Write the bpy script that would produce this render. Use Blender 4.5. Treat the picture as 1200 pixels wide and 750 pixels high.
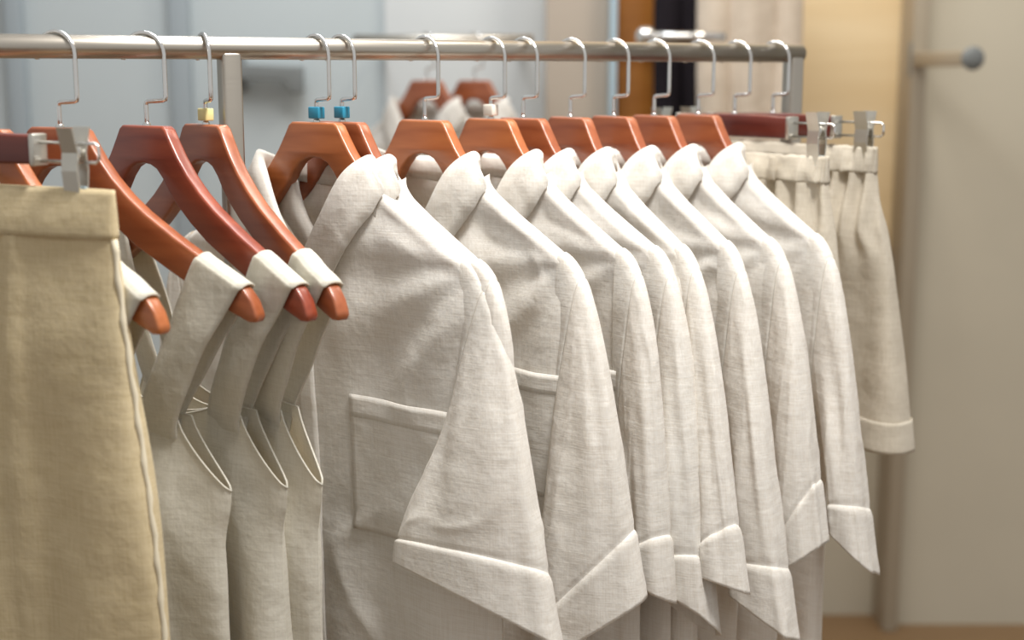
import bpy, bmesh, math, random
import numpy as np
from mathutils import Vector

scene = bpy.context.scene
col = scene.collection
for o in list(bpy.data.objects):
    bpy.data.objects.remove(o)

# ------------------------------------------------------------------ camera
F, HOR = 1600.0, 85.0                    # focal length and horizon row, in the 1200x750 frame
ZR = 1.45                                # height of the rail's axis
ZC = ZR - 0.0266                         # height of the lens
PITCH = math.atan((375 - HOR) / F)
SP, CP = math.sin(PITCH), math.cos(PITCH)
cam_d = bpy.data.cameras.new('camera')
cam = bpy.data.objects.new('camera', cam_d)
col.objects.link(cam)
cam_d.sensor_width = 36.0
cam_d.lens = 36.0 * F / 1200.0
cam.location = (0, 0, ZC)
cam.rotation_euler = (math.pi / 2 - PITCH, 0, 0)
cam_d.dof.use_dof = True
cam_d.dof.focus_distance = 1.53
cam_d.dof.aperture_fstop = 2.5
scene.camera = cam

# ------------------------------------------------------------------ light
world = bpy.data.worlds.new('world')
scene.world = world
world.use_nodes = True
bg = world.node_tree.nodes['Background']
bg.inputs[0].default_value = (1.0, 0.985, 0.96, 1)
bg.inputs[1].default_value = 0.56

def area(name, loc, target, size, power, colr):
    l = bpy.data.lights.new(name, 'AREA')
    l.shape = 'DISK'
    l.size = size
    l.energy = power
    l.color = colr
    o = bpy.data.objects.new(name, l)
    col.objects.link(o)
    o.location = loc
    o.rotation_euler = (Vector(target) - Vector(loc)).to_track_quat('-Z', 'Y').to_euler()
    return o

def spot(name, loc, target, cone, power, colr, radius=0.1):
    l = bpy.data.lights.new(name, 'SPOT')
    l.energy = power
    l.color = colr
    l.spot_size = math.radians(cone)
    l.spot_blend = 1.0
    l.shadow_soft_size = radius
    o = bpy.data.objects.new(name, l)
    col.objects.link(o)
    o.location = loc
    o.rotation_euler = (Vector(target) - Vector(loc)).to_track_quat('-Z', 'Y').to_euler()
    return o

spot('track_spot', (0.42, 0.95, 2.9), (-0.08, 1.50, 1.28), 62, 250, (1.0, 0.965, 0.92), 0.22)
area('ceiling_lamp_row', (0.0, 1.9, 2.9), (0.0, 1.7, 1.0), 0.9, 20, (1.0, 0.96, 0.91))
area('ceiling_lamp_wall', (-0.5, 2.6, 2.9), (-0.5, 3.3, 1.2), 0.7, 15, (0.93, 0.97, 1.0))
area('ceiling_lamp_niche', (0.9, 2.5, 2.9), (0.8, 3.4, 1.5), 0.5, 13, (1.0, 0.92, 0.80))
scene.view_settings.view_transform = 'Standard'
scene.view_settings.look = 'None'
scene.view_settings.exposure = 0.0
scene.view_settings.gamma = 1.0
scene.view_settings.use_curve_mapping = False

# ------------------------------------------------------------------ helpers
def lin(r, g, b):
    f = lambda c: (c / 255 / 12.92) if c / 255 <= 0.04045 else ((c / 255 + 0.055) / 1.055) ** 2.4
    return (f(r), f(g), f(b), 1.0)

def ray(x, y):
    a, b = (x - 600) / F, (375 - y) / F
    return np.array([a, CP + b * SP, -SP + b * CP])

def at_depth(x, y, Y):
    r = ray(x, y)
    s = Y / r[1]
    return np.array([r[0] * s, Y, ZC + r[2] * s])

def project(p):
    d = p[1] * CP - (p[2] - ZC) * SP
    return 600 + F * p[0] / d, 375 - F * (p[1] * SP + (p[2] - ZC) * CP) / d

R0 = ray(0, 54) * F * 0.025 / 28.8
R1 = ray(935, 62.6) * F * 0.025 / 20.6
RE = (R1 - R0)[:2]
RL = float(np.hypot(*RE))
RU = RE / RL

def on_rail(px):
    r = ray(px, 58)
    A = np.array([[r[0], -RE[0]], [r[1], -RE[1]]])
    s, t = np.linalg.solve(A, R0[:2])
    return R0[:2] + t * RE

def fit_yaw(P, px, w, h):
    best = (1e9, 0)
    for d in np.arange(0, 80, 0.25):
        q = math.radians(d)
        x, y = project((P[0] + w * math.cos(q), P[1] - w * math.sin(q), ZR + h))
        best = min(best, (abs(x - px), q))
    return best[1]

class Frame:
    """the hanger's own frame: u along the arms (+ towards the lens), n forward, h from the rail's axis"""
    def __init__(self, P, psi):
        self.P, self.psi = P, psi
        self.d = np.array([math.cos(psi), -math.sin(psi)])
        self.nf = np.array([-math.sin(psi), -math.cos(psi)])
    def at(self, px, py, n):
        r = ray(px, py)
        s = (n + float(self.P @ self.nf)) / float(r[:2] @ self.nf)
        q = r[:2] * s - self.P
        return np.array([float(q @ self.d), n, ZC + r[2] * s - ZR])

rng = np.random.RandomState(7)
_LAT = rng.rand(64, 64, 64)
def vnoise(x, y, z=0.0):
    x, y, z = np.broadcast_arrays(np.asarray(x, float), np.asarray(y, float), np.asarray(z, float))
    ix, iy, iz = np.floor(x).astype(int), np.floor(y).astype(int), np.floor(z).astype(int)
    fx, fy, fz = x - ix, y - iy, z - iz
    fx, fy, fz = [t * t * t * (t * (t * 6 - 15) + 10) for t in (fx, fy, fz)]
    def L(a, b, c): return _LAT[a % 64, b % 64, c % 64]
    def mix(a, b, t): return a + (b - a) * t
    c00 = mix(L(ix, iy, iz), L(ix + 1, iy, iz), fx); c10 = mix(L(ix, iy + 1, iz), L(ix + 1, iy + 1, iz), fx)
    c01 = mix(L(ix, iy, iz + 1), L(ix + 1, iy, iz + 1), fx); c11 = mix(L(ix, iy + 1, iz + 1), L(ix + 1, iy + 1, iz + 1), fx)
    return mix(mix(c00, c10, fy), mix(c01, c11, fy), fz) * 2 - 1

def fbm(x, y, z=0.0, oct=3):
    s, a = 0, 1.0
    for i in range(oct):
        s = s + a * vnoise(x * 2 ** i + 11 * i, y * 2 ** i + 5 * i, z + 3.7 * i)
        a *= 0.5
    return s

def ridge(x, y, z=0.0):
    return 1 - np.abs(vnoise(x, y, z)) * 2

def smooth(a, b, x):
    t = np.clip((np.asarray(x, float) - a) / (b - a), 0, 1)
    return t * t * (3 - 2 * t)

def link(name, me, mat, parent=None, smooth_shade=True):
    o = bpy.data.objects.new(name, me)
    col.objects.link(o)
    if mat is not None:
        me.materials.append(mat)
    if parent is not None:
        o.parent = parent
    if smooth_shade and len(me.polygons):
        me.polygons.foreach_set('use_smooth', [True] * len(me.polygons))
    return o

def mesh(name, verts, faces, mat, parent=None, smooth_shade=True):
    me = bpy.data.meshes.new(name)
    me.from_pydata([tuple(map(float, v)) for v in verts], [], faces)
    me.update()
    return link(name, me, mat, parent, smooth_shade)

def grid(name, U, N, H, mat, parent, closed=False, solid=0.0, flip=False, offset=0.0):
    """surface from 2D arrays of local u, n, h (rows x columns)"""
    r, c = U.shape
    V = np.stack([U, -N, H], -1).reshape(-1, 3)
    i, j = np.meshgrid(np.arange(r - 1), np.arange(c if closed else c - 1), indexing='ij')
    jn = (j + 1) % c
    Q = np.stack([i * c + j, i * c + jn, (i + 1) * c + jn, (i + 1) * c + j], -1).reshape(-1, 4)
    if flip:
        Q = Q[:, ::-1]
    me = bpy.data.meshes.new(name)
    me.from_pydata(V.tolist(), [], Q.tolist())
    me.update()
    o = link(name, me, mat, parent)
    if solid:
        m = o.modifiers.new('cloth_thickness', 'SOLIDIFY')
        m.thickness = solid
        m.offset = offset
    return o

def tube(name, pts, rad, mat, parent=None, seg=10, caps=True):
    """round bar along points given in plain x, y, z"""
    pts = [Vector(p) for p in pts]
    rad = rad if isinstance(rad, (list, tuple)) else [rad] * len(pts)
    V, Fc = [], []
    t0 = (pts[1] - pts[0]).normalized()
    a = t0.orthogonal().normalized()
    for i, p in enumerate(pts):
        t = (pts[min(i + 1, len(pts) - 1)] - pts[max(i - 1, 0)]).normalized()
        a = (a - t * a.dot(t)).normalized()
        b = t.cross(a)
        for k in range(seg):
            q = 2 * math.pi * k / seg
            V.append(p + (a * math.cos(q) + b * math.sin(q)) * rad[i])
    for i in range(len(pts) - 1):
        for k in range(seg):
            k2 = (k + 1) % seg
            Fc.append((i * seg + k, i * seg + k2, (i + 1) * seg + k2, (i + 1) * seg + k))
    if caps:
        Fc.append(tuple(range(seg))[::-1])
        Fc.append(tuple((len(pts) - 1) * seg + k for k in range(seg)))
    o = mesh(name, V, Fc, mat, parent)
    return o

def plate(name, outline, y0, y1, mat, parent=None, bevel=0.003, seg=3):
    """outline in x, z extruded from y0 to y1 with rounded edges"""
    bm = bmesh.new()
    vs = [bm.verts.new((x, y0, z)) for x, z in outline]
    f = bm.faces.new(vs)
    r = bmesh.ops.extrude_face_region(bm, geom=[f])
    for v in r['geom']:
        if isinstance(v, bmesh.types.BMVert):
            v.co.y = y1
    bmesh.ops.recalc_face_normals(bm, faces=bm.faces)
    if bevel:
        rim = [e for e in bm.edges if abs(e.verts[0].co.y - e.verts[1].co.y) < 1e-7]
        bmesh.ops.bevel(bm, geom=rim, offset=bevel, segments=seg, affect='EDGES', profile=0.5)
    me = bpy.data.meshes.new(name)
    bm.to_mesh(me)
    bm.free()
    o = link(name, me, mat, parent)
    me.set_sharp_from_angle(angle=math.radians(50))
    return o

def box(name, x0, x1, y0, y1, z0, z1, mat, parent=None, bevel=0.002, seg=2):
    bm = bmesh.new()
    bmesh.ops.create_cube(bm, size=1)
    for v in bm.verts:
        v.co = ((x0 + x1) / 2 + v.co.x * (x1 - x0), (y0 + y1) / 2 + v.co.y * (y1 - y0), (z0 + z1) / 2 + v.co.z * (z1 - z0))
    if bevel:
        bmesh.ops.bevel(bm, geom=list(bm.edges), offset=bevel, segments=seg, affect='EDGES', profile=0.5)
    me = bpy.data.meshes.new(name)
    bm.to_mesh(me)
    bm.free()
    o = link(name, me, mat, parent)
    me.set_sharp_from_angle(angle=math.radians(50))
    return o

def lathe(name, prof, mat, parent=None, seg=20, loc=(0, 0, 0), axis='Z'):
    V, Fc = [], []
    for r, z in prof:
        for k in range(seg):
            q = 2 * math.pi * k / seg
            x, y = r * math.cos(q), r * math.sin(q)
            p = {'Z': (x, y, z), 'Y': (x, z, y), 'X': (z, x, y)}[axis]
            V.append((p[0] + loc[0], p[1] + loc[1], p[2] + loc[2]))
    n = len(prof)
    for i in range(n - 1):
        for k in range(seg):
            k2 = (k + 1) % seg
            Fc.append((i * seg + k, i * seg + k2, (i + 1) * seg + k2, (i + 1) * seg + k))
    Fc.append(tuple(range(seg))[::-1])
    Fc.append(tuple((n - 1) * seg + k for k in range(seg)))
    o = mesh(name, V, Fc, mat, parent)
    o.data.set_sharp_from_angle(angle=math.radians(45))
    return o

def tag(o, label, cat, group=None):
    o['label'] = label
    o['category'] = cat
    if group:
        o['group'] = group
    return o

def thing(name, label, cat, fr=None, loc=None, group=None):
    o = bpy.data.objects.new(name, None)
    o.empty_display_size = 0.05
    col.objects.link(o)
    if fr is not None:
        o.location = (fr.P[0], fr.P[1], ZR)
        o.rotation_euler = (0, 0, -fr.psi)
    elif loc is not None:
        o.location = loc
    return tag(o, label, cat, group)

def struct(o):
    o['kind'] = 'structure'
    return o

# ------------------------------------------------------------------ materials
def new_mat(name):
    m = bpy.data.materials.new(name)
    m.use_nodes = True
    nt = m.node_tree
    b = nt.nodes['Principled BSDF']
    return m, nt, b

def nn(nt, kind, **kw):
    n = nt.nodes.new(kind)
    for k, v in kw.items():
        setattr(n, k, v)
    return n

def linen(name, c1, c2, thru, thru_fac=0.22, weave=1.0):
    """woven linen: slubby threads both ways, soft crumple relief, light passing through"""
    m, nt, b = new_mat(name)
    L = nt.links.new
    tc = nn(nt, 'ShaderNodeTexCoord')
    def streak(sx, sy, sz, scale, detail=2.0):
        mp = nn(nt, 'ShaderNodeMapping')
        mp.inputs['Scale'].default_value = (sx, sy, sz)
        L(tc.outputs['Object'], mp.inputs[0])
        t = nn(nt, 'ShaderNodeTexNoise')
        t.inputs['Scale'].default_value = scale
        t.inputs['Detail'].default_value = detail
        L(mp.outputs[0], t.inputs['Vector'])
        return t.outputs['Fac']
    weft = streak(0.10, 0.10, 2.4, 260)
    warp = streak(2.2, 2.2, 0.10, 240)
    crump = streak(1, 1, 1, 26, 4.0)
    tone = streak(1, 1, 0.6, 7, 3.0)
    add = nn(nt, 'ShaderNodeMath', operation='ADD')
    L(weft, add.inputs[0]); L(warp, add.inputs[1])
    ramp = nn(nt, 'ShaderNodeMapRange')
    ramp.inputs[1].default_value = 0.6; ramp.inputs[2].default_value = 1.15
    L(add.outputs[0], ramp.inputs[0])
    mix = nn(nt, 'ShaderNodeMix', data_type='RGBA')
    mix.inputs['A'].default_value = c2
    mix.inputs['B'].default_value = c1
    L(ramp.outputs[0], mix.inputs['Factor'])
    mix2 = nn(nt, 'ShaderNodeMix', data_type='RGBA', blend_type='MULTIPLY')
    mr = nn(nt, 'ShaderNodeMapRange')
    mr.inputs[1].default_value = 0.3; mr.inputs[2].default_value = 0.7
    mr.inputs[3].default_value = 0.94; mr.inputs[4].default_value = 1.0
    L(tone, mr.inputs[0])
    mix2.inputs['Factor'].default_value = 1.0
    L(mix.outputs['Result'], mix2.inputs['A'])
    L(mr.outputs[0], mix2.inputs['B'])
    L(mix2.outputs['Result'], b.inputs['Base Color'])
    b.inputs['Roughness'].default_value = 0.85
    b.inputs['Specular IOR Level'].default_value = 0.15
    b.inputs['Sheen Weight'].default_value = 0.08
    bp = nn(nt, 'ShaderNodeBump')
    bp.inputs['Strength'].default_value = 0.4 * weave
    bp.inputs['Distance'].default_value = 0.0004
    L(add.outputs[0], bp.inputs['Height'])
    bp2 = nn(nt, 'ShaderNodeBump')
    bp2.inputs['Strength'].default_value = 0.5
    bp2.inputs['Distance'].default_value = 0.006
    L(crump, bp2.inputs['Height'])
    L(bp.outputs[0], bp2.inputs['Normal'])
    L(bp2.outputs[0], b.inputs['Normal'])
    tr = nn(nt, 'ShaderNodeBsdfTranslucent')
    tr.inputs['Color'].default_value = thru
    L(bp2.outputs[0], tr.inputs['Normal'])
    ms = nn(nt, 'ShaderNodeMixShader')
    ms.inputs[0].default_value = thru_fac
    out = nt.nodes['Material Output']
    L(b.outputs[0], ms.inputs[1]); L(tr.outputs[0], ms.inputs[2])
    L(ms.outputs[0], out.inputs['Surface'])
    return m

def wood(name, c1, c2, rough=0.34, coat=0.35, scale=1.0):
    m, nt, b = new_mat(name)
    L = nt.links.new
    tc = nn(nt, 'ShaderNodeTexCoord')
    mp = nn(nt, 'ShaderNodeMapping')
    mp.inputs['Scale'].default_value = (6 * scale, 40 * scale, 55 * scale)
    mp.inputs['Rotation'].default_value = (0, 0.25, 0)
    L(tc.outputs['Object'], mp.inputs[0])
    t = nn(nt, 'ShaderNodeTexNoise')
    t.inputs['Scale'].default_value = 1.0
    t.inputs['Detail'].default_value = 5.0
    t.inputs['Distortion'].default_value = 0.6
    L(mp.outputs[0], t.inputs['Vector'])
    cr = nn(nt, 'ShaderNodeMapRange')
    cr.inputs[1].default_value = 0.3; cr.inputs[2].default_value = 0.7
    L(t.outputs['Fac'], cr.inputs[0])
    mix = nn(nt, 'ShaderNodeMix', data_type='RGBA')
    mix.inputs['A'].default_value = c1
    mix.inputs['B'].default_value = c2
    L(cr.outputs[0], mix.inputs['Factor'])
    L(mix.outputs['Result'], b.inputs['Base Color'])
    b.inputs['Roughness'].default_value = rough
    b.inputs['Coat Weight'].default_value = coat
    b.inputs['Coat Roughness'].default_value = 0.25
    bp = nn(nt, 'ShaderNodeBump')
    bp.inputs['Strength'].default_value = 0.15
    bp.inputs['Distance'].default_value = 0.001
    L(t.outputs['Fac'], bp.inputs['Height'])
    L(bp.outputs[0], b.inputs['Normal'])
    return m

def metal(name, c, rough, brushed=False):
    m, nt, b = new_mat(name)
    b.inputs['Base Color'].default_value = c
    b.inputs['Metallic'].default_value = 1.0
    L = nt.links.new
    tc = nn(nt, 'ShaderNodeTexCoord')
    t = nn(nt, 'ShaderNodeTexNoise')
    mp = nn(nt, 'ShaderNodeMapping')
    mp.inputs['Scale'].default_value = (2, 300, 300) if brushed else (40, 40, 40)
    L(tc.outputs['Object'], mp.inputs[0]); L(mp.outputs[0], t.inputs['Vector'])
    mr = nn(nt, 'ShaderNodeMapRange')
    mr.inputs[3].default_value = rough * 0.8; mr.inputs[4].default_value = rough * 1.25
    L(t.outputs['Fac'], mr.inputs[0]); L(mr.outputs[0], b.inputs['Roughness'])
    return m

def plain(name, c, rough=0.5, spec=0.5, var=0.06, scale=8.0, bump=0.0):
    m, nt, b = new_mat(name)
    L = nt.links.new
    tc = nn(nt, 'ShaderNodeTexCoord')
    t = nn(nt, 'ShaderNodeTexNoise')
    t.inputs['Scale'].default_value = scale
    t.inputs['Detail'].default_value = 4
    L(tc.outputs['Object'], t.inputs['Vector'])
    mix = nn(nt, 'ShaderNodeMix', data_type='RGBA')
    mix.inputs['A'].default_value = tuple(x * (1 - var) for x in c[:3]) + (1,)
    mix.inputs['B'].default_value = tuple(min(1, x * (1 + var)) for x in c[:3]) + (1,)
    L(t.outputs['Fac'], mix.inputs['Factor'])
    L(mix.outputs['Result'], b.inputs['Base Color'])
    b.inputs['Roughness'].default_value = rough
    b.inputs['Specular IOR Level'].default_value = spec
    if bump:
        bp = nn(nt, 'ShaderNodeBump')
        bp.inputs['Strength'].default_value = bump
        bp.inputs['Distance'].default_value = 0.004
        L(t.outputs['Fac'], bp.inputs['Height'])
        L(bp.outputs[0], b.inputs['Normal'])
    return m

M = {}
M['shirt'] = linen('linen_shirt_white', lin(240, 238, 232), lin(226, 221, 211), lin(238, 212, 176), 0.22)
M['tank'] = linen('linen_sage_cream', lin(222, 219, 207), lin(208, 204, 190), lin(230, 212, 178), 0.22, 0.5)
M['trouser'] = linen('linen_cream', lin(217, 201, 165), lin(202, 185, 146), lin(228, 204, 156), 0.2, 0.5)
M['shorts'] = linen('linen_oat', lin(220, 212, 196), lin(204, 195, 177), lin(228, 208, 174), 0.2, 0.7)
M['wood_orange'] = wood('varnished_wood_orange', lin(180, 107, 60), lin(152, 83, 42))
M['wood_red'] = wood('varnished_wood_red', lin(150, 72, 46), lin(118, 48, 32))
M['wood_mid'] = wood('varnished_wood_mid', lin(164, 94, 57), lin(136, 70, 40))
M['wood_dark'] = wood('varnished_wood_dark', lin(112, 48, 36), lin(84, 32, 26))
M['chrome'] = metal('chrome', (0.78, 0.77, 0.75, 1), 0.14)
M['steel'] = metal('brushed_steel', (0.50, 0.46, 0.40, 1), 0.33, True)
M['clip_steel'] = metal('satin_clip_steel', (0.62, 0.60, 0.54, 1), 0.35)
M['blue'] = plain('blue_plastic', lin(46, 140, 172), 0.35)
M['yellow'] = plain('pale_yellow_plastic', lin(226, 214, 150), 0.35)
M['white_pl'] = plain('white_plastic', lin(232, 226, 214), 0.35)
M['clear_pl'] = plain('pale_blue_plastic', lin(176, 196, 206), 0.3)
M['button'] = plain('button_shell', lin(214, 208, 200), 0.3)
M['wall_blue'] = plain('pale_blue_grey_paint', lin(188, 197, 200), 0.45, 0.4, 0.04, 3.0)
M['wall_white'] = plain('pale_grey_paint', lin(208, 212, 213), 0.5, 0.4, 0.04, 3.0)
M['wall_grey'] = plain('warm_grey_plaster', lin(204, 197, 179), 0.7, 0.3, 0.05, 5.0, 0.3)
M['column'] = plain('taupe_paint', lin(182, 170, 156), 0.6, 0.3, 0.05, 4.0)
M['upright'] = plain('grey_upright_paint', lin(158, 168, 174), 0.45, 0.4, 0.04)
M['upright_warm'] = plain('taupe_upright_paint', lin(172, 161, 142), 0.45, 0.4, 0.04)
M['bracket'] = plain('dark_grey_metal_paint', lin(122, 126, 126), 0.45, 0.4, 0.04)
M['light_wood'] = wood('pale_maple_panel', lin(243, 221, 180), lin(232, 206, 160), 0.5, 0.1, 0.25)
M['orange_wood'] = wood('amber_wood', lin(212, 140, 62), lin(190, 118, 46), 0.45, 0.2, 0.4)
M['glass_edge'] = plain('blue_glass_edge', lin(178, 200, 212), 0.15, 0.6, 0.03)
M['black_cloth'] = plain('black_wool', lin(30, 25, 30), 0.9, 0.2, 0.25, 60.0, 0.3)
M['beige_cloth'] = linen('pale_beige_cloth', lin(232, 218, 200), lin(214, 198, 178), lin(220, 200, 170), 0.15)
M['floor'] = plain('brown_floor', lin(142, 114, 82), 0.5, 0.4, 0.12, 3.0)
M['seam'] = plain('linen_thread', lin(206, 200, 190), 0.9, 0.2)
M['seam_cream'] = plain('cream_thread', lin(216, 206, 182), 0.9, 0.2)

# ------------------------------------------------------------------ the setting
YW = 3.40
def wx(px, Y=YW):
    return at_depth(px, 85, Y)[0]

struct(box('floor', -5, 5, -3, YW + 0.2, -0.05, 0.0, M['floor'], None, 0))
struct(box('wall_back', -5, wx(645), YW, YW + 0.12, 0, 3.0, M['wall_blue'], None, 0))
struct(box('wall_right', wx(1066), 5, YW - 0.02, YW + 0.12, 0, 3.0, M['wall_grey'], None, 0))
struct(box('trim_1', wx(452), wx(641), YW - 0.02, YW, 0, 3.0, M['wall_white'], None, 0.004))
struct(box('trim_2', wx(640, 3.25), wx(713, 3.25), 3.25, YW + 0.1, 0, 3.0, M['column'], None, 0.004))
struct(box('trim_3', wx(715, 3.2), wx(723, 3.2), 3.2, YW + 0.1, 0, 3.0, M['glass_edge'], None, 0.003))
struct(box('trim_4', wx(723, 3.3), wx(769, 3.3), 3.3, YW + 0.1, 0, 3.0, M['orange_wood'], None, 0.004))
struct(box('trim_5', wx(760), wx(1072), YW + 0.04, YW + 0.12, 0.98, 3.0, M['light_wood'], None, 0))
struct(box('wall_niche', wx(760), wx(1072), YW + 0.045, YW + 0.12, 0, 0.98, M['wall_grey'], None, 0))
struct(box('trim_6', wx(1064, 3.36), wx(1082, 3.36), 3.33, YW + 0.05, 0, 3.0, M['upright_warm'], None, 0.003))
for n_, a_, b_ in ((7, 14, 33), (8, 204, 226)):
    struct(box('trim_%d' % n_, wx(a_), wx(b_), YW - 0.035, YW, 0, 3.0, M['upright'], None, 0.003))

# wall arm on the right upright
q0, q1 = at_depth(1074, 70, 3.34), at_depth(1138, 70, 3.02)
arm = thing('display_peg', 'beige face-out display peg with round end cap on the grey wall upright', 'display peg', loc=tuple(q0))
dv = Vector(q1 - q0)
ln = dv.length
arm.rotation_euler = (0, 0, math.atan2(dv.y, dv.x))
box('bar', 0, ln, -0.012, 0.012, -0.017, 0.017, M['upright_warm'], arm, 0.003)
lathe('end_cap', [(0.012, 0), (0.024, 0.003), (0.026, 0.010), (0.022, 0.016), (0.008, 0.019)], M['bracket'], arm, loc=(ln, 0, 0), axis='X')
box('mounting_plate', -0.006, 0.004, -0.018, 0.018, -0.04, 0.04, M['bracket'], arm, 0.002)

# bracket shelf arm on the pale blue wall
q0 = at_depth(278, 84, YW - 0.01)
br = thing('wall_bracket', 'dark grey angled wall bracket on the pale blue wall behind the rack', 'bracket', loc=tuple(q0))
plate('bar', [(0, 0.018), (0.165, 0.012), (0.165, -0.05), (0.14, -0.055), (0.115, -0.022), (0, -0.018)], -0.05, -0.01, M['bracket'], br, 0.004)
box('mounting_plate', -0.02, 0.02, -0.012, 0.006, -0.05, 0.05, M['bracket'], br, 0.003)

# ------------------------------------------------------------------ main rack
rz = math.atan2(RU[1], RU[0])
P_end = on_rail(938)
rack = thing('clothes_rack', 'brushed steel clothes rack carrying the row of linen clothes', 'clothes rack', loc=(P_end[0], P_end[1], 0))
rack.rotation_euler = (0, 0, rz)
def along(px):
    return float((on_rail(px) - P_end) @ RU)
x_post, x_far = along(268), along(268) - 0.75
tube('rail', [(x_far, 0, ZR), (x_far / 2, 0, ZR), (0.0, 0, ZR)], 0.0125, M['steel'], rack, 28)
for xx in (x_far + 0.012, x_post, -0.0125):
    p = box('post', xx - 0.0115, xx + 0.0115, -0.0115, 0.0115, 0.045, ZR - 0.004, M['steel'], rack, 0.004, 3)
    f_ = tube('foot', [(xx, -0.24, 0.0205), (xx, 0, 0.0205), (xx, 0.24, 0.0205)], 0.0125, M['steel'], rack, 20)
    box('foot_clamp', xx - 0.018, xx + 0.018, -0.022, 0.022, 0.0, 0.05, M['steel'], rack, 0.004)
tube('base_bar', [(x_far, 0, 0.036), (x_far / 2, 0, 0.036), (-0.012, 0, 0.036)], 0.010, M['steel'], rack, 20)

# ------------------------------------------------------------------ hangers
TOPP = np.array([(0, 0), (0.034, 0.0), (0.0395, 0.0035), (0.046, 0.014), (0.058, 0.032), (0.073, 0.050), (0.092, 0.068), (0.113, 0.084), (0.15, 0.107), (0.195, 0.132), (0.222, 0.1465), (0.236, 0.156), (0.245, 0.167), (0.2495, 0.178), (0.2505, 0.183)])
LOWP = np.array([(0, 0.040), (0.012, 0.0415), (0.022, 0.046), (0.032, 0.056), (0.042, 0.070), (0.055, 0.084), (0.075, 0.101), (0.100, 0.119), (0.15, 0.146), (0.195, 0.169), (0.225, 0.182), (0.240, 0.188), (0.248, 0.1875)])
NECK = -0.083
def top_h(u):
    return NECK - np.interp(np.abs(u), TOPP[:, 0], TOPP[:, 1])

def hook(parent, n_scale=1.0, swivel=0.0):
    R = 0.0235
    cz = 0.0125 + 0.0025 - R + 0.0003
    pts = []
    for a in np.linspace(math.radians(192), 0, 15):
        pts.append((R * math.cos(a), cz + R * math.sin(a)))
    pts[0] = (pts[0][0] - 0.001, pts[0][1])
    pts += [(R, cz - 0.015), (R, -0.035), (R, -0.0525), (R - 0.0007, -0.0552), (R - 0.0034, -0.0562),
            (0.0034, -0.0572), (0.0007, -0.0582), (0, -0.061), (0, -0.075), (0, -0.098)]
    cs, sn = math.cos(swivel), math.sin(swivel)
    P3 = [(x * cs, x * sn, z) for x, z in pts]
    tube('hook', P3, 0.0025, M['chrome'], parent, 8)
    lathe('ferrule', [(0.004, 0), (0.0042, 0.003), (0.003, 0.0045)], M['chrome'], parent, 12, (0, 0, NECK - 0.001))

def sleeve_clip(parent, mat):
    c = box('size_clip', -0.0085, 0.0085, -0.0055, 0.0055, NECK + 0.004, NECK + 0.0175, mat, parent, 0.0012)
    return c

def wooden_hanger(fr, label, mat, clip=None, face=42, reach=0.0, group='wooden hangers on the rack'):
    t = thing('wooden_hanger', label, 'hanger', fr, group=group)
    right = [(u, NECK - d) for u, d in TOPP[1:]] + [(u, NECK - d) for u, d in LOWP[::-1]]
    right = [(u - reach * min(1, max(0, (u - 0.19) / 0.06)), z) for u, z in right]
    left = [(-u, z) for u, z in right[::-1]][1:]
    plate('hanger_body', right + left, -0.008, 0.008, mat, t, 0.0028, 3)
    hook(t, swivel=fr.psi - math.radians(face))
    if clip is not None:
        sleeve_clip(t, clip)
    return t

def clip_hanger(fr, label, mat, bar=0.11, clip_u=0.155, wide=0.010, hdrop=0.0):
    t = thing('clip_hanger', label, 'hanger', fr, group='clip hangers on the rack')
    plate('hanger_bar', [(-bar, NECK - 0.002), (-0.03, NECK), (0.03, NECK), (bar, NECK - 0.002), (bar, NECK - 0.030), (0.03, NECK - 0.031), (-0.03, NECK - 0.031), (-bar, NECK - 0.030)], -0.0085, 0.0085, mat, t, 0.0028)
    hook(t, swivel=fr.psi - math.radians(42))
    e = clip_u + 0.03
    for s in (-1, 1):
        tube('wire_loop', [(s * (bar - 0.01), 0, NECK - 0.009), (s * (e - 0.004), 0, NECK - 0.009), (s * e, 0, NECK - 0.012), (s * e, 0, NECK - 0.024),
                     (s * (e - 0.004), 0, NECK - 0.027), (s * (bar - 0.01), 0, NECK - 0.027)], 0.0016, M['chrome'], t, 8)
        box('end_cap', s * bar - 0.003, s * bar + 0.003, -0.0095, 0.0095, NECK - 0.0315, NECK - 0.001, M['clip_steel'], t, 0.001)
        c = s * clip_u
        # a sprung clip: front and back jaw, spring and liner pads
        top, bot = NECK + 0.006, NECK - 0.062 - hdrop
        for sg in (-1, 1):
            prof = [(sg * -0.0125, top), (sg * -0.0065, NECK - 0.018), (sg * -0.0085, NECK - 0.035), (sg * -0.0052, bot), (sg * -0.0036, bot), (sg * -0.0065, NECK - 0.035), (sg * -0.0042, NECK - 0.018), (sg * -0.0105, top)]
            bm = bmesh.new()
            a = [bm.verts.new((c - wide, y, z)) for y, z in prof]
            bm.faces.new(a)
            r = bmesh.ops.extrude_face_region(bm, geom=list(bm.faces))
            for v in r['geom']:
                if isinstance(v, bmesh.types.BMVert):
                    v.co.x = c + wide
            bmesh.ops.recalc_face_normals(bm, faces=bm.faces)
            me = bpy.data.meshes.new('clip_jaw')
            bm.to_mesh(me); bm.free()
            j = link('clip_jaw', me, M['clip_steel'], t, False)
            box('clip_pad', c - wide * 0.9, c + wide * 0.9, sg * -0.0042 - 0.001, sg * -0.0042 + 0.001, bot - 0.001, bot + 0.012, M['clear_pl'], j, 0.0005)
        lathe('clip_spring', [(0.004, -wide * 0.7), (0.0055, -wide * 0.6), (0.0055, wide * 0.6), (0.004, wide * 0.7)], M['chrome'], t, 12, (c, 0, NECK - 0.018), 'X')
    return t

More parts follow.
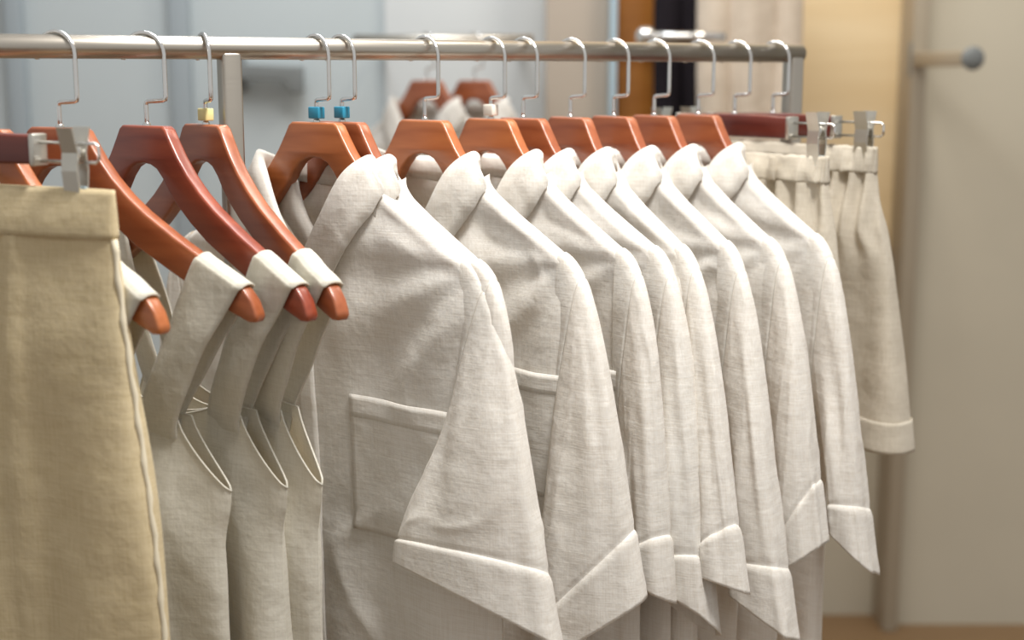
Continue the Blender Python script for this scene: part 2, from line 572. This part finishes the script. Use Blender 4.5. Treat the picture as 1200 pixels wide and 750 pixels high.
# ------------------------------------------------------------------ shirts
def bez(p0, p1, p2, p3, s):
    s = s[:, None]
    return (1 - s) ** 3 * p0 + 3 * s * (1 - s) ** 2 * p1 + 3 * s * s * (1 - s) * p2 + s ** 3 * p3

def catmull(P, m):
    P = np.array(P, float)
    Q = np.vstack([2 * P[0] - P[1], P, 2 * P[-1] - P[-2]])
    out = []
    for i in range(len(P) - 1):
        a, b, c, d = Q[i:i + 4]
        for s in np.linspace(0, 1, m, endpoint=False):
            out.append(0.5 * ((2 * b) + (c - a) * s + (2 * a - 5 * b + 4 * c - d) * s * s + (3 * b - a - 3 * c + d) * s ** 3))
    out.append(P[-1])
    return np.array(out)

SEW = 0.09          # neck side point
V_H = -0.236        # lowest point of the neck opening
def neck_top_front(u):
    a = np.abs(u)
    t = np.clip(a / SEW, 0, 1)
    v = V_H + (top_h(SEW) + 0.005 - V_H) * t ** 0.85
    return np.where(a < SEW, v, top_h(np.minimum(a, 0.225)) - 0.62 * np.maximum(a - 0.225, 0) - 14 * np.maximum(a - 0.225, 0) ** 2 + 0.0048)

def neck_top_back(u):
    a = np.abs(u)
    t = np.clip(a / SEW, 0, 1)
    v = -0.160 + (top_h(SEW) + 0.005 + 0.160) * t ** 2
    return np.where(a < SEW, v, top_h(np.minimum(a, 0.225)) - 0.62 * np.maximum(a - 0.225, 0) - 14 * np.maximum(a - 0.225, 0) ** 2 + 0.0048)

def shirt(fr, label, seed, I=None, O=None, b=0.035, tilt=0.0, B=0.020, hem=-0.80, mat=None, detail=1.0, pocket=True, cat='shirt', group='linen shirts in the row', fold=1.0, under=-0.40):
    mat = mat or M['shirt']
    t = thing('linen_shirt', label, cat, fr, group=group)
    nr, nc = int(110 * detail), int(84 * detail)
    W0 = 0.255
    v = np.linspace(0, 1, nr)[:, None]
    k = np.linspace(-1, 1, nc)[None, :]
    for side in (1, -1):
        topf = neck_top_front if side == 1 else neck_top_back
        W = W0 + 0.006 * smooth(0.2, 1, v)
        U = k * W
        T = topf(k * W0)
        vv = v ** 1.5
        Hh = T + (hem - T) * vv
        drop = T - Hh
        prof = np.sqrt(np.clip(1 - np.abs(k) ** 14, 0, 1))
        nk = 1 - smooth(0.05, 0.12, np.abs(U))
        base = 0.0115 + (B - 0.0115) * smooth(0.0, 0.09, drop) + nk * (0.012 if side == 1 else 0.020) * (1 - smooth(0.1, 0.4, drop))
        soft = smooth(0.0, 0.05, drop)
        fl = smooth(0.15, 0.6, drop)
        d = 0.0045 * fbm(U * 7 + seed, Hh * 4, seed + side) * soft
        d = d + 0.0035 * (ridge(U * 9 + Hh * 5 + seed * 2, Hh * 6 - U * 4, seed) ** 3) * soft * fold
        d = d + 0.006 * fl * fold * np.sin(U * 42 + 2.2 * vnoise(U * 3, Hh * 2, seed) + seed)
        # tension folds fanning from the shoulder tips
        for s in (-1, 1):
            ang = np.arctan2(U * s - 0.245, -(Hh - top_h(0.245)) + 0.02)
            rr = np.hypot(U - s * 0.245, Hh - top_h(0.245))
            d = d + 0.0028 * fold * np.sin(ang * 11 + seed + s) * np.exp(-((rr - 0.13) / 0.11) ** 2)
        lim = np.minimum(1, 0.3 + soft)
        N = (base + d * lim) * prof + 0.0 * U
        N = np.maximum(N, 0.0112 * prof)
        cap = np.sqrt(np.clip(1 - (1 - np.clip(drop / 0.012, 0, 1)) ** 2, 0, 1))
        N = N * np.where(np.abs(U) < SEW, 1, cap)
        o = grid('front_panel' if side == 1 else 'back_panel', U, side * N, Hh + 0 * U, mat, t, flip=(side == -1))
        if side == 1:
            nf_arr = (U, N, Hh + 0 * U)
    U_, N_, H_ = nf_arr
    def surf_n(u, h):
        j = int(round((u / W0 * 0.5 + 0.5) * (nc - 1)))
        i = int(np.argmin(np.abs(H_[:, j] - h)))
        return N_[i, j]
    # collar
    half = [(0.004, 0.0255 + (B - 0.02) * 0.5, V_H + 0.002), (0.030, 0.029, -0.200), (0.060, 0.0245, -0.158), (0.086, 0.007, top_h(SEW) + 0.007),
            (0.078, -0.016, -0.150), (0.045, -0.030, -0.157), (0.0, -0.035, -0.159)]
    cv = catmull(half, 7)
    full = np.vstack([cv, (cv * np.array([-1, 1, 1]))[::-1][1:]])
    m = len(full)
    q = np.linspace(0, 1, m)
    qq = 1 - np.abs(q * 2 - 1)                 # 0 at the V, 1 at the back
    stand = 0.006 + 0.015 * smooth(0.05, 0.55, qq) + 0.004 * smooth(0.6, 1, qq)
    sgn = np.where(q <= 0.5, 1.0, -1.0)
    outw = np.zeros((m, 3))
    sd = smooth(0.0, 0.42, qq); bk = smooth(0.62, 1.0, qq)
    Fo = full.copy()
    Fo[:, 2] += stand
    Fo[:, 0] *= 1 - 0.03 * sd
    Fo[:, 1] += 0.004 * (1 - sd)
    lu = (0.050 * (1 - sd) + 0.028 * sd) * (1 - bk) * sgn
    lnn = 0.008 * (1 - sd) + 0.004 * sd * (1 - bk) - 0.012 * bk
    lh = -0.030 * (1 - sd) - 0.034 * sd - 0.012 * bk
    ks = [0.0, 0.40, 0.47, 0.55, 0.72, 0.86, 1.0]
    LP = np.array([(0.046, 0.034, -0.262), (0.104, 0.0215, -0.181), (0.111, 0.015, -0.164), (0.112, 0.0, -0.1525), (0.096, -0.030, -0.170), (0.055, -0.046, -0.182), (0.0, -0.052, -0.186)])
    Le = np.stack([np.interp(qq, ks, LP[:, c_]) for c_ in range(3)], 1)
    Le[:, 0] *= sgn
    lu = Le[:, 0] - Fo[:, 0]
    floor_n = np.array([surf_n(float(np.clip(p[0], -0.24, 0.24)), p[2]) for p in Le])
    Le[:, 1] = np.where(bk < 0.3, np.maximum(Le[:, 1], np.minimum(floor_n, 0.05) * (1 - smooth(0.35, 0.6, qq)) + 0.009), Le[:, 1])
    rows = [full, full * 0.5 + Fo * 0.5, Fo + np.array([0, 0, -0.002])]
    mid = Fo + np.stack([lu * (0.10 + 0.12 * sd), lnn * 0.2 + 0.0035 * np.where(bk > 0.5, -1, 1), 0.001 + 0.0025 * sd], 1)
    rows.append(mid)
    for s in (0.4, 0.6, 0.8, 1.0):
        p = Fo * (1 - s) + Le * s
        p = p + np.stack([0 * q, (0.002 + 0.004 * sd) * np.sin(math.pi * s) * np.where(bk > 0.5, -1, 1) + 0.0015 * vnoise(q * 14, s * 3, seed), (0.001 + 0.005 * sd) * math.sin(math.pi * s) + 0 * q], 1)
        rows.append(p)
    R = np.array(rows)
    grid('collar', R[:, :, 0], R[:, :, 1], R[:, :, 2], mat, t, solid=0.0022)
    # front placket with buttons
    hp = np.linspace(V_H + 0.006, hem, 60)
    for_n = np.array([[surf_n(x, h) for x in (-0.013, -0.006, 0.0, 0.007, 0.014)] for h in hp])
    Up = np.tile(np.array([-0.013, -0.006, 0.0, 0.007, 0.014]), (60, 1))
    pl_ = grid('placket', Up, for_n + 0.0025, np.tile(hp[:, None], (1, 5)), mat, t, solid=0.0025)
    if detail >= 0.9:
        for h in np.arange(V_H - 0.03, hem + 0.05, -0.105):
            bt = lathe('button', [(0.0045, 0), (0.0052, 0.0008), (0.0052, 0.0018), (0.0042, 0.0024), (0.003, 0.0019)], M['button'], t, 14, (0.001, -(surf_n(0.0, h) + 0.0062), h), 'Y')
    if pocket:
        u0, u1, h0, h1 = pocket if pocket is not True else (0.055, 0.185, -0.405, -0.545)
        uu = np.linspace(u0, u1, 22); hh = np.linspace(h0, h1, 26)
        G = np.array([[surf_n(x, h) for x in uu] for h in hh])
        G = (G + np.roll(G, 1, 0) * 0 )
        puff = np.sin(np.linspace(0, math.pi, 22))[None, :] * np.linspace(1, 0.1, 26)[:, None]
        pk = grid('pocket', np.tile(uu, (26, 1)), G + 0.0016 + 0.003 * puff, np.tile(hh[:, None], (1, 22)), mat, t, solid=0.0016)
        G2 = G[:5] + 0.0016 + 0.003 * puff[:5] + 0.0009
        grid('pocket_hem', np.tile(uu, (5, 1)), G2, np.tile(hh[:5, None], (1, 22)), mat, pk, solid=0.0008)
    # sleeves
    ns, nphi = int(120 * detail), int(72 * detail)
    for s in (1, -1):
        if s == 1 and I is not None:
            Ih, Oh = np.array(I, float), np.array(O, float)
            bb, tl = b, tilt
        else:
            Ih, Oh = np.array([0.19, 0.012, -0.50]), np.array([0.30, -0.004, -0.52])
            bb, tl = min(b, 0.03), 0.0
        sv = np.linspace(0, 1, ns)
        o0 = np.array([0.222, 0.0, float(top_h(0.222)) + 0.005]); o1 = np.array([0.288, 0.0, float(top_h(0.222)) - 0.020])
        up = np.array([0.0, 0.0, 1.0])
        Op = bez(o0, o1, Oh + up * 0.17 + (np.array([0.272, 0, 0]) - Oh * np.array([1, 1, 0])) * 0.55, Oh, sv ** 1.0)
        i0 = np.array([0.222, 0.0, under])
        Ip = bez(i0, i0 + (Ih - i0) * np.array([0.55, 0.6, 0.26]), i0 + (Ih - i0) * np.array([0.92, 0.95, 0.64]), Ih, sv)
        C = (Op + Ip) / 2
        A = (Op - Ip) / 2
        hv = (Oh - Ih)[:2]
        hv = hv / np.linalg.norm(hv)
        e_end = np.array([-hv[1], hv[0], 0.0])
        if e_end[1] < 0:
            e_end = -e_end
        w = smooth(0, 0.5, sv)[:, None]
        E2 = (1 - w) * np.array([0, 1.0, 0]) + w * e_end
        E2 /= np.linalg.norm(E2, axis=1)[:, None]
        E2 = E2 + np.array([0, 0, 1.0]) * (tl * smooth(0.3, 1, sv))[:, None]
        bs = 0.0128 + (bb - 0.0128) * smooth(0.0, 0.75, sv)
        phi = np.linspace(0, 2 * math.pi, nphi, endpoint=False)
        cph = np.sign(np.cos(phi)) * np.abs(np.cos(phi)) ** 0.85
        ex = (0.32 + 0.43 * smooth(0.0, 0.4, sv))[:, None]
        sph = np.sign(np.sin(phi))[None, :] * np.abs(np.sin(phi))[None, :] ** ex
        S3 = C[:, None, :] + A[:, None, :] * cph[None, :, None] + E2[:, None, :] * (bs[:, None] * sph)[:, :, None]
        dd = 0.006 * fold * vnoise(np.cos(phi)[None, :] * 2.2 + seed * 3 + s, np.sin(phi)[None, :] * 2.2, sv[:, None] * 2.0) * smooth(0.12, 0.6, sv)[:, None]
        dd = dd + 0.0018 * (ridge(np.cos(phi)[None, :] * 1.6 + sv[:, None] * 4, np.sin(phi)[None, :] * 1.6 + seed, sv[:, None] * 2.4 + seed) ** 3) * smooth(0.08, 0.3, sv)[:, None]
        dd = dd - 0.0026 * np.exp(-((sv - 0.165) / 0.007) ** 2)[:, None]
        dd = dd - 0.0017 * np.exp(-((sv - 0.845) / 0.006) ** 2)[:, None]
        rad = A[:, None, :] * cph[None, :, None] * 0.3 + E2[:, None, :] * (bs[:, None] * sph)[:, :, None]
        rad = rad / np.maximum(np.linalg.norm(rad, axis=2, keepdims=True), 1e-5)
        S3 = S3 + rad * dd[:, :, None]
        S3[:, :, 0] *= s
        sl = grid('sleeve', S3[:, :, 0], S3[:, :, 1], S3[:, :, 2], mat, t, closed=True, flip=(s == 1))
        if detail >= 0.9:
            k_ = int(ns * 0.165)
            ring = [(float(p[0]) , float(-p[1]), float(p[2])) for p in S3[k_ + 1] ]
            tube('armhole_seam', ring + ring[:1], 0.0011, M['seam'], sl, 6, False)
        i0_ = int(ns * 0.842)
        rs = rad.copy(); rs[:, :, 0] *= s
        lift = np.full(ns - i0_, 0.0016); lift[0] = -0.0006; lift[1] = 0.0004
        ce = S3[i0_:] + rs[i0_:] * lift[:, None, None]
        grid('cuff', ce[:, :, 0], ce[:, :, 1], ce[:, :, 2], mat, sl, closed=True, flip=(s == 1), solid=0.0012)
    return t

# ------------------------------------------------------------------ sleeveless tops
def sleeveless(fr, label, seed, hem=-0.98, mat=None, base_u=0.122, under=(0.205, -0.452)):
    mat = mat or M['tank']
    t = thing('sleeveless_dress', label, 'dress', fr, group='sleeveless linen dresses on the rack')
    nr, nc = 90, 80
    ub, hb = under
    v = np.linspace(0, 1, nr)[:, None]
    k = np.linspace(-1, 1, nc)[None, :]
    a = np.abs(k) * ub
    se = base_u + 0.026
    T = np.where(a < se, -0.380 - 0.02 * np.cos(np.clip(a / (base_u - 0.02), 0, 1) * math.pi / 2), -0.380 - (-0.380 - hb) * np.clip((a - se) / (ub - se), 0, 1) ** 0.75)
    pan = []
    for side in (1, -1):
        W = ub - 0.010 * smooth(0.02, 0.16, v) + 0.03 * smooth(0.3, 1, v)
        U = k * W
        Hh = T + (hem - T) * v ** 1.15
        drop = T - Hh
        prof = np.sqrt(np.clip(1 - np.abs(k) ** 4, 0, 1))
        base = 0.013 + 0.018 * smooth(0, 0.12, drop)
        d = 0.017 * smooth(0.02, 0.30, drop) * np.sin(U * 33 + seed * 2 + 1.6 * vnoise(U * 4, Hh * 3, seed))
        d = d + 0.006 * fbm(U * 6, Hh * 3, seed * 3 + side) * smooth(0, 0.1, drop)
        N = np.maximum(base + d, 0.006) * prof
        grid('front_panel' if side == 1 else 'back_panel', U, side * N, Hh, mat, t, flip=(side == -1))
        # bound neckline and armhole edge
        ed = [(float(U[0, j]), float(-side * (N[0, j] + 0.0)), float(Hh[0, j])) for j in range(nc)]
        tube('edge_binding', ed, 0.0012, mat, t, 6)
    for s in (1, -1):
        f0 = (base_u, 0.006, -0.412); f1 = (base_u + 0.004, 0.0145, -0.378); f2 = (0.160, 0.016, -0.308); f3 = (0.200, 0.0125, float(top_h(0.2)) - 0.016)
        cth = float(top_h(0.209)) + 0.003
        path = [f0, f1, f2, f3, (0.2085, 0.0100, cth - 0.003), (0.2095, 0, cth), (0.2085, -0.0100, cth - 0.003),
                (0.200, -0.0125, float(top_h(0.2)) - 0.016), (0.155, -0.016, -0.308), (base_u - 0.01, -0.0145, -0.378), (base_u - 0.012, -0.006, -0.412)]
        c = catmull(path, 6)
        m = len(c)
        z = (c[:, 2] - c[:, 2].min()) / (c[:, 2].max() - c[:, 2].min())
        wv = np.stack([0.025 + 0.001 * z, 0 * z, -0.002 - 0.0125 * smooth(0.5, 1, z)], 1)
        rows = np.linspace(-1, 1, 9)
        G = c[:, None, :] + wv[:, None, :] * rows[None, :, None]
        bulge = 0.004 * (1 - rows ** 2)[None, :] * np.sin(z * math.pi)[:, None] * np.sign(c[:, 1])[:, None]
        G[:, :, 1] += bulge + 0.002 * vnoise(z[:, None] * 5, rows[None, :] * 1.5, seed)
        G[:, :, 0] *= s
        grid('strap', G[:, :, 0], G[:, :, 1], G[:, :, 2], mat, t, flip=(s == -1), solid=0.0022)
    return t

# ------------------------------------------------------------------ trousers and shorts
def leggings(name, label, cat, fr, mat, top, band, waist, leg_len, spread, thick, seed, gather=0.0, crease=0.0, cuff=0.0, seam_mat=None, group=None, knee=0.0):
    t = thing(name, label, cat, fr, group=group)
    nphi = 120
    phi = np.linspace(0, 2 * math.pi, nphi, endpoint=False)[None, :]
    def se(x, p): return np.sign(x) * np.abs(x) ** p
    cu, sn = se(np.cos(phi), 0.8), se(np.sin(phi), 0.6)
    # waistband
    hv = np.linspace(0, 1, 10)[:, None]
    U = waist * cu + 0 * hv
    g = gather * (np.sin(phi * 34 + 2 * vnoise(phi * 4, 0, seed)) * 0.6 + 0.6 * vnoise(phi * 9, hv * 2, seed))
    N = (0.0055 + (thick * 0.35) * np.sin(hv * math.pi / 2)) * sn + g * 0.0045 * np.sign(sn) * np.sqrt(np.abs(sn))
    Hh = top - band * hv - 0.002 * np.abs(g) + 0 * phi
    grid('waistband', U, N, Hh, mat, t, closed=True, flip=True, solid=0.0025)
    # legs
    nr = 80
    v = np.linspace(0, 1, nr)[:, None]
    for s in (1, -1):
        half0 = waist * 0.5
        half = half0 * (1 + 0.14 * smooth(0.0, 0.35, v)) + spread * 0.5 * v
        cen = half0 + spread * 0.5 * v + 0.002 * v
        lead = smooth(0, 0.12, v)
        U = s * (cen + half * cu)
        th = thick * (0.4 + 0.6 * smooth(0, 0.25, v))
        N = th * sn
        fo = 0.010 * smooth(0.05, 0.5, v) * np.sin(U * 45 + seed + 2 * vnoise(U * 5, v * 2, seed)) * np.abs(sn)
        fo = fo + 0.008 * fbm(U * 6 + seed, v * leg_len * 4, seed + s) * lead * np.abs(sn)
        fo = fo + gather * 0.008 * np.sin(U * 180 + 3 * vnoise(U * 10, v * 6, seed)) * (1 - smooth(0.05, 0.45, v)) * np.abs(sn)
        fo = fo + crease * np.exp(-((U - s * cen) / 0.010) ** 2) * np.abs(sn)
        N = N + fo * np.sign(sn)
        Hh = top - band - leg_len * v + 0 * phi
        lg = grid('leg', U, N, Hh, mat, t, closed=True, flip=(s == 1))
        if cuff:
            i0 = int(nr * (1 - cuff / leg_len))
            grid('hem', U[i0:], N[i0:] + np.sign(sn) * 0.0028, Hh[i0:], mat, lg, closed=True, flip=(s == 1), solid=0.002)
        if seam_mat is not None:
            pts = [(float(U[i, 0]) + s * 0.001, float(-N[i, 0] - 0.003 + 0.001 * math.sin(i * 1.7)), float(Hh[i, 0])) for i in range(0, nr, 1)]
            tube('side_seam', pts, [0.0030 + 0.0007 * math.sin(i * 2.3) for i in range(len(pts))], seam_mat, lg, 7)
    if gather:
        for s in (1, -1):
            box('belt_loop', s * waist * 0.55 - 0.005, s * waist * 0.55 + 0.005, -thick * 0.7 - 0.004, -thick * 0.7, top - band, top - 0.004, mat, t, 0.001)
    return t

# ------------------------------------------------------------------ the row on the rail
def frame(st, px, w, h):
    P = on_rail(st)
    return Frame(P, fit_yaw(P, px, w, h))

fT = frame(-92, 88, 0.19, -0.115)
f0 = frame(-26, 192, 0.25, -0.245)
f1 = frame(65, 305, 0.25, -0.243)
f2 = frame(168, 366, 0.25, -0.243)
f3 = frame(238, 402, 0.25, -0.240)
clip_hanger(fT, 'dark wooden clip hanger holding the cream trousers', M['wood_dark'], bar=0.145, clip_u=0.19, wide=0.0095)
leggings('linen_trousers', 'cream linen trousers with side seams hung from a clip hanger', 'trousers', fT, M['trouser'], NECK - 0.052, 0.046, 0.235, 0.98, 0.05, 0.034, 3.0, crease=0.006, seam_mat=M['seam_cream'])
wooden_hanger(f0, 'orange wooden hanger behind the cream trousers with strap near its tip', M['wood_orange'])
wooden_hanger(f1, 'red-brown wooden hanger without size clip, second in front of the yellow-clip hanger', M['wood_mid'], face=20)
wooden_hanger(f2, 'darkest red wooden hanger beside the one with the yellow size clip', M['wood_red'], face=12)
wooden_hanger(f3, 'wooden hanger with a pale yellow size clip on its hook', M['wood_mid'], M['yellow'], face=62)
sleeveless(f0, 'sleeveless cream linen dress mostly hidden behind the cream trousers', 1.0)
sleeveless(f1, 'sleeveless cream linen dress next to the cream trousers', 2.3)
sleeveless(f2, 'sleeveless cream linen dress on the darkest red hanger', 3.9)
sleeveless(f3, 'sleeveless cream linen dress on the hanger with yellow size clip', 5.2)

rows = [
    # stem px, shoulder px, hanger mat, clip, inner hem px + n, outer hem px + n, b, tilt, B
    (369, 578, 'wood_orange', 'blue', (468, 662, 0.040), (652, 757, 0.005), 0.028, 0.6, 0.016),
    (399, 588, 'wood_mid', 'blue', None, None, 0.022, 0.0, 0.010),
    (497, 690, 'wood_orange', None, (628, 775, 0.040), (752, 705, -0.005), 0.030, 0.0, 0.020),
    (575, 757, 'wood_orange', 'white_pl', (737, 680, 0.018), (788, 706, 0.0), 0.020, 0.4, 0.014),
    (613, 795, 'wood_mid', None, (776, 700, 0.018), (840, 740, -0.004), 0.030, 0.8, 0.014),
    (669, 822, 'wood_mid', None, (826, 676, 0.018), (876, 696, 0.0), 0.020, 0.4, 0.016),
    (720, 875, 'wood_mid', None, (862, 698, 0.022), (930, 750, 0.0), 0.025, 0.4, 0.016),
    (768, 925, 'wood_mid', None, (916, 668, 0.020), (966, 638, 0.0), 0.024, 0.0, 0.016),
    (820, 980, 'wood_mid', None, (974, 622, 0.020), (1025, 672, 0.0), 0.024, 0.4, 0.018),
]
h_labels = [
    'orange wooden hanger with blue size clip, holding the shirt with fully visible chest pocket',
    'wooden hanger with blue size clip, directly behind another blue-clip hanger',
    'orange wooden hanger without clip between the blue-clip and white-clip hangers',
    'wooden hanger with a small white size clip on its stem',
    'wooden hanger without clip, next behind the white-clip hanger',
    'wooden hanger without clip, second behind the white-clip hanger',
    'wooden hanger without clip, third behind the white-clip hanger',
    'wooden hanger without clip, second in front of the clip hangers with shorts',
    'wooden hanger without clip, next to the clip hangers with shorts',
]
s_labels = [
    'off-white linen shirt with open collar and whole chest pocket showing, behind the sleeveless dresses',
    'off-white linen shirt almost hidden behind the shirt with the whole chest pocket',
    'off-white linen shirt on the plain hanger between blue-clip and white-clip hangers',
    'off-white linen shirt on the hanger with the white size clip',
    'off-white linen shirt next behind the one on the white-clip hanger',
    'off-white linen shirt second behind the one on the white-clip hanger',
    'off-white linen shirt third behind the one on the white-clip hanger',
    'off-white linen shirt second in front of the gathered linen shorts',
    'off-white linen shirt hanging right in front of the gathered linen shorts',
]
for i, (st, sx, hm, cl, I, O, b, tilt, B) in enumerate(rows):
    fr = frame(st, sx, 0.26, -0.243)
    wooden_hanger(fr, h_labels[i], M[hm], M[cl] if cl else None, reach=0.008)
    Ii = fr.at(*I) if I else (0.18, 0.012, -0.50)
    Oo = fr.at(*O) if O else (0.268, 0.0, -0.53)
    pk = (0.05, 0.175, -0.405, -0.545)
    if i in (2, 3):
        a, c = (fr.at(652, 437, 0.025), fr.at(600, 435, 0.025)) if i == 2 else (fr.at(722, 437, 0.02), fr.at(700, 436, 0.02))
        pk = (float(a[0]) - 0.12, float(a[0]) + 0.018, float(c[2]) + 0.004, float(c[2]) - 0.14)
    if i == 0:
        a, c = fr.at(407, 462, 0.025), fr.at(402, 618, 0.025)
        pk = (float(a[0]), float(a[0]) + 0.15, float(a[2]), float(c[2]))
    shirt(fr, s_labels[i], 1.7 * i + 0.6, Ii, Oo, b, tilt, B, pocket=pk)

fa = frame(863, 957, 0.155, -0.12)
fb = frame(908, 1012, 0.155, -0.12)
clip_hanger(fa, 'dark red wooden clip hanger beside the last shirt', M['wood_dark'])
clip_hanger(fb, 'dark wooden clip hanger at the end of the rail', M['wood_dark'])
leggings('linen_shorts', 'oat linen shorts with gathered waist right behind the last shirt', 'shorts', fa, M['shorts'], NECK - 0.050, 0.035, 0.175, 0.37, 0.04, 0.026, 2.0, gather=1.0, cuff=0.035, group='linen shorts at the end of the rail')
leggings('linen_shorts', 'oat linen shorts with gathered waist at the end of the rail', 'shorts', fb, M['shorts'], NECK - 0.040, 0.035, 0.175, 0.37, 0.06, 0.030, 4.0, gather=1.0, cuff=0.042, group='linen shorts at the end of the rail')

# ------------------------------------------------------------------ behind the rack
class BackFrame(Frame):
    pass

def coat(name, label, px0, px1, Y, ztop, zbot, mat, seed):
    x0, x1 = wx(px0, Y), wx(px1, Y)
    c, w = (x0 + x1) / 2, (x1 - x0) / 2
    t = thing(name, label, 'coat', loc=(c, Y, 0))
    nr, nphi = 70, 72
    v = np.linspace(0, 1, nr)[:, None]
    phi = np.linspace(0, 2 * math.pi, nphi, endpoint=False)[None, :]
    sh = smooth(0, 0.12, v)
    W = w * (0.35 + 0.55 * sh + 0.1 * v)
    D = 0.03 + 0.06 * sh
    k = 1 + 0.10 * np.sin(phi * 7 + seed + 2 * v) * smooth(0.1, 0.6, v)
    U = W * np.cos(phi) * k
    N = D * np.sin(phi) * k
    Hh = ztop + (zbot - ztop) * v + 0 * phi
    grid('coat_body', U, N, Hh, mat, t, closed=True, flip=True, solid=0.004)
    for s in (1, -1):
        pts = [(s * w * 0.62, -0.02, ztop - 0.05), (s * w * 0.92, -0.03, ztop - 0.16), (s * w * 1.0, -0.045, ztop - 0.36), (s * w * 0.98, -0.06, ztop - 0.62)]
        tube('coat_sleeve', [tuple(p) for p in catmull(pts, 6)], [0.034 + 0.012 * (1 - i / 18) for i in range(19)], mat, t, 18)
    tube('coat_hook', [(0, 0, ztop - 0.03), (0, 0, ztop + 0.03), (0.012, 0, ztop + 0.05), (0, 0, ztop + 0.068), (-0.013, 0, ztop + 0.055)], 0.002, M['chrome'], t, 8)
    return t

coat('long_coat', 'long black coat hanging in the maple-lined niche', 782, 846, 3.22, 1.80, 0.55, M['black_cloth'], 1.0)
coat('long_coat', 'pale beige coat hanging beside the black coat in the niche', 832, 914, 3.12, 1.86, 0.60, M['beige_cloth'], 2.0)

# chrome rail in the niche
q0, q1 = at_depth(757, 43, 2.95), at_depth(850, 48, 2.95)
nr_ = thing('niche_rail', 'chrome rail with ball finial in front of the black coat', 'rail', loc=tuple(q0))
tube('bar', [(0, 0, 0), (0.1, 0, 0), (float(q1[0] - q0[0]), 0, 0)], 0.010, M['chrome'], nr_, 18)
tube('support_arm', [(0.03, 0, 0), (0.03, 0.1, 0), (0.03, 3.30 - 2.95, 0)], 0.007, M['chrome'], nr_, 12)
lathe('finial', [(0.004, -0.022), (0.014, -0.018), (0.021, -0.008), (0.022, 0), (0.021, 0.008), (0.014, 0.018), (0.004, 0.022)], M['chrome'], nr_, 20)

# wall-hung white shirts far behind, seen below the rail
ZB = ZR + 0.04
fbk1 = Frame(np.array([wx(500, 2.95), 2.95]), math.radians(35))
fbk2 = Frame(np.array([wx(556, 2.95), 2.95]), math.radians(35))
for i, fr in enumerate((fbk1, fbk2)):
    hb_ = wooden_hanger(fr, ('blurred wooden hanger on the back wall rail, next to the dark bracket', 'blurred wooden hanger on the back wall rail, next to the taupe column')[i], M['wood_mid'], group='hangers on the back wall rail')
    sb_ = shirt(fr, ('blurred white shirt on the back wall rail, on the side of the dark bracket', 'blurred white shirt on the back wall rail, nearest the taupe column')[i], 20.0 + i, detail=0.4, pocket=False, group='shirts on the back wall rail')
    hb_.location.z = sb_.location.z = ZB
wr = thing('wall_rail', 'steel rail on the back wall carrying the blurred white shirts', 'rail', loc=(wx(470, 2.95), 2.95, ZB))
tube('bar', [(-0.1, 0, 0), (0.1, 0, 0), (wx(625, 2.95) - wx(470, 2.95), 0, 0)], 0.0125, M['steel'], wr, 18)
for xx in (-0.08, wx(612, 2.95) - wx(470, 2.95)):
    tube('support_arm', [(xx, 0, -0.012), (xx, 0.2, -0.012), (xx, YW - 2.95 - 0.022, -0.012)], 0.008, M['steel'], wr, 12)
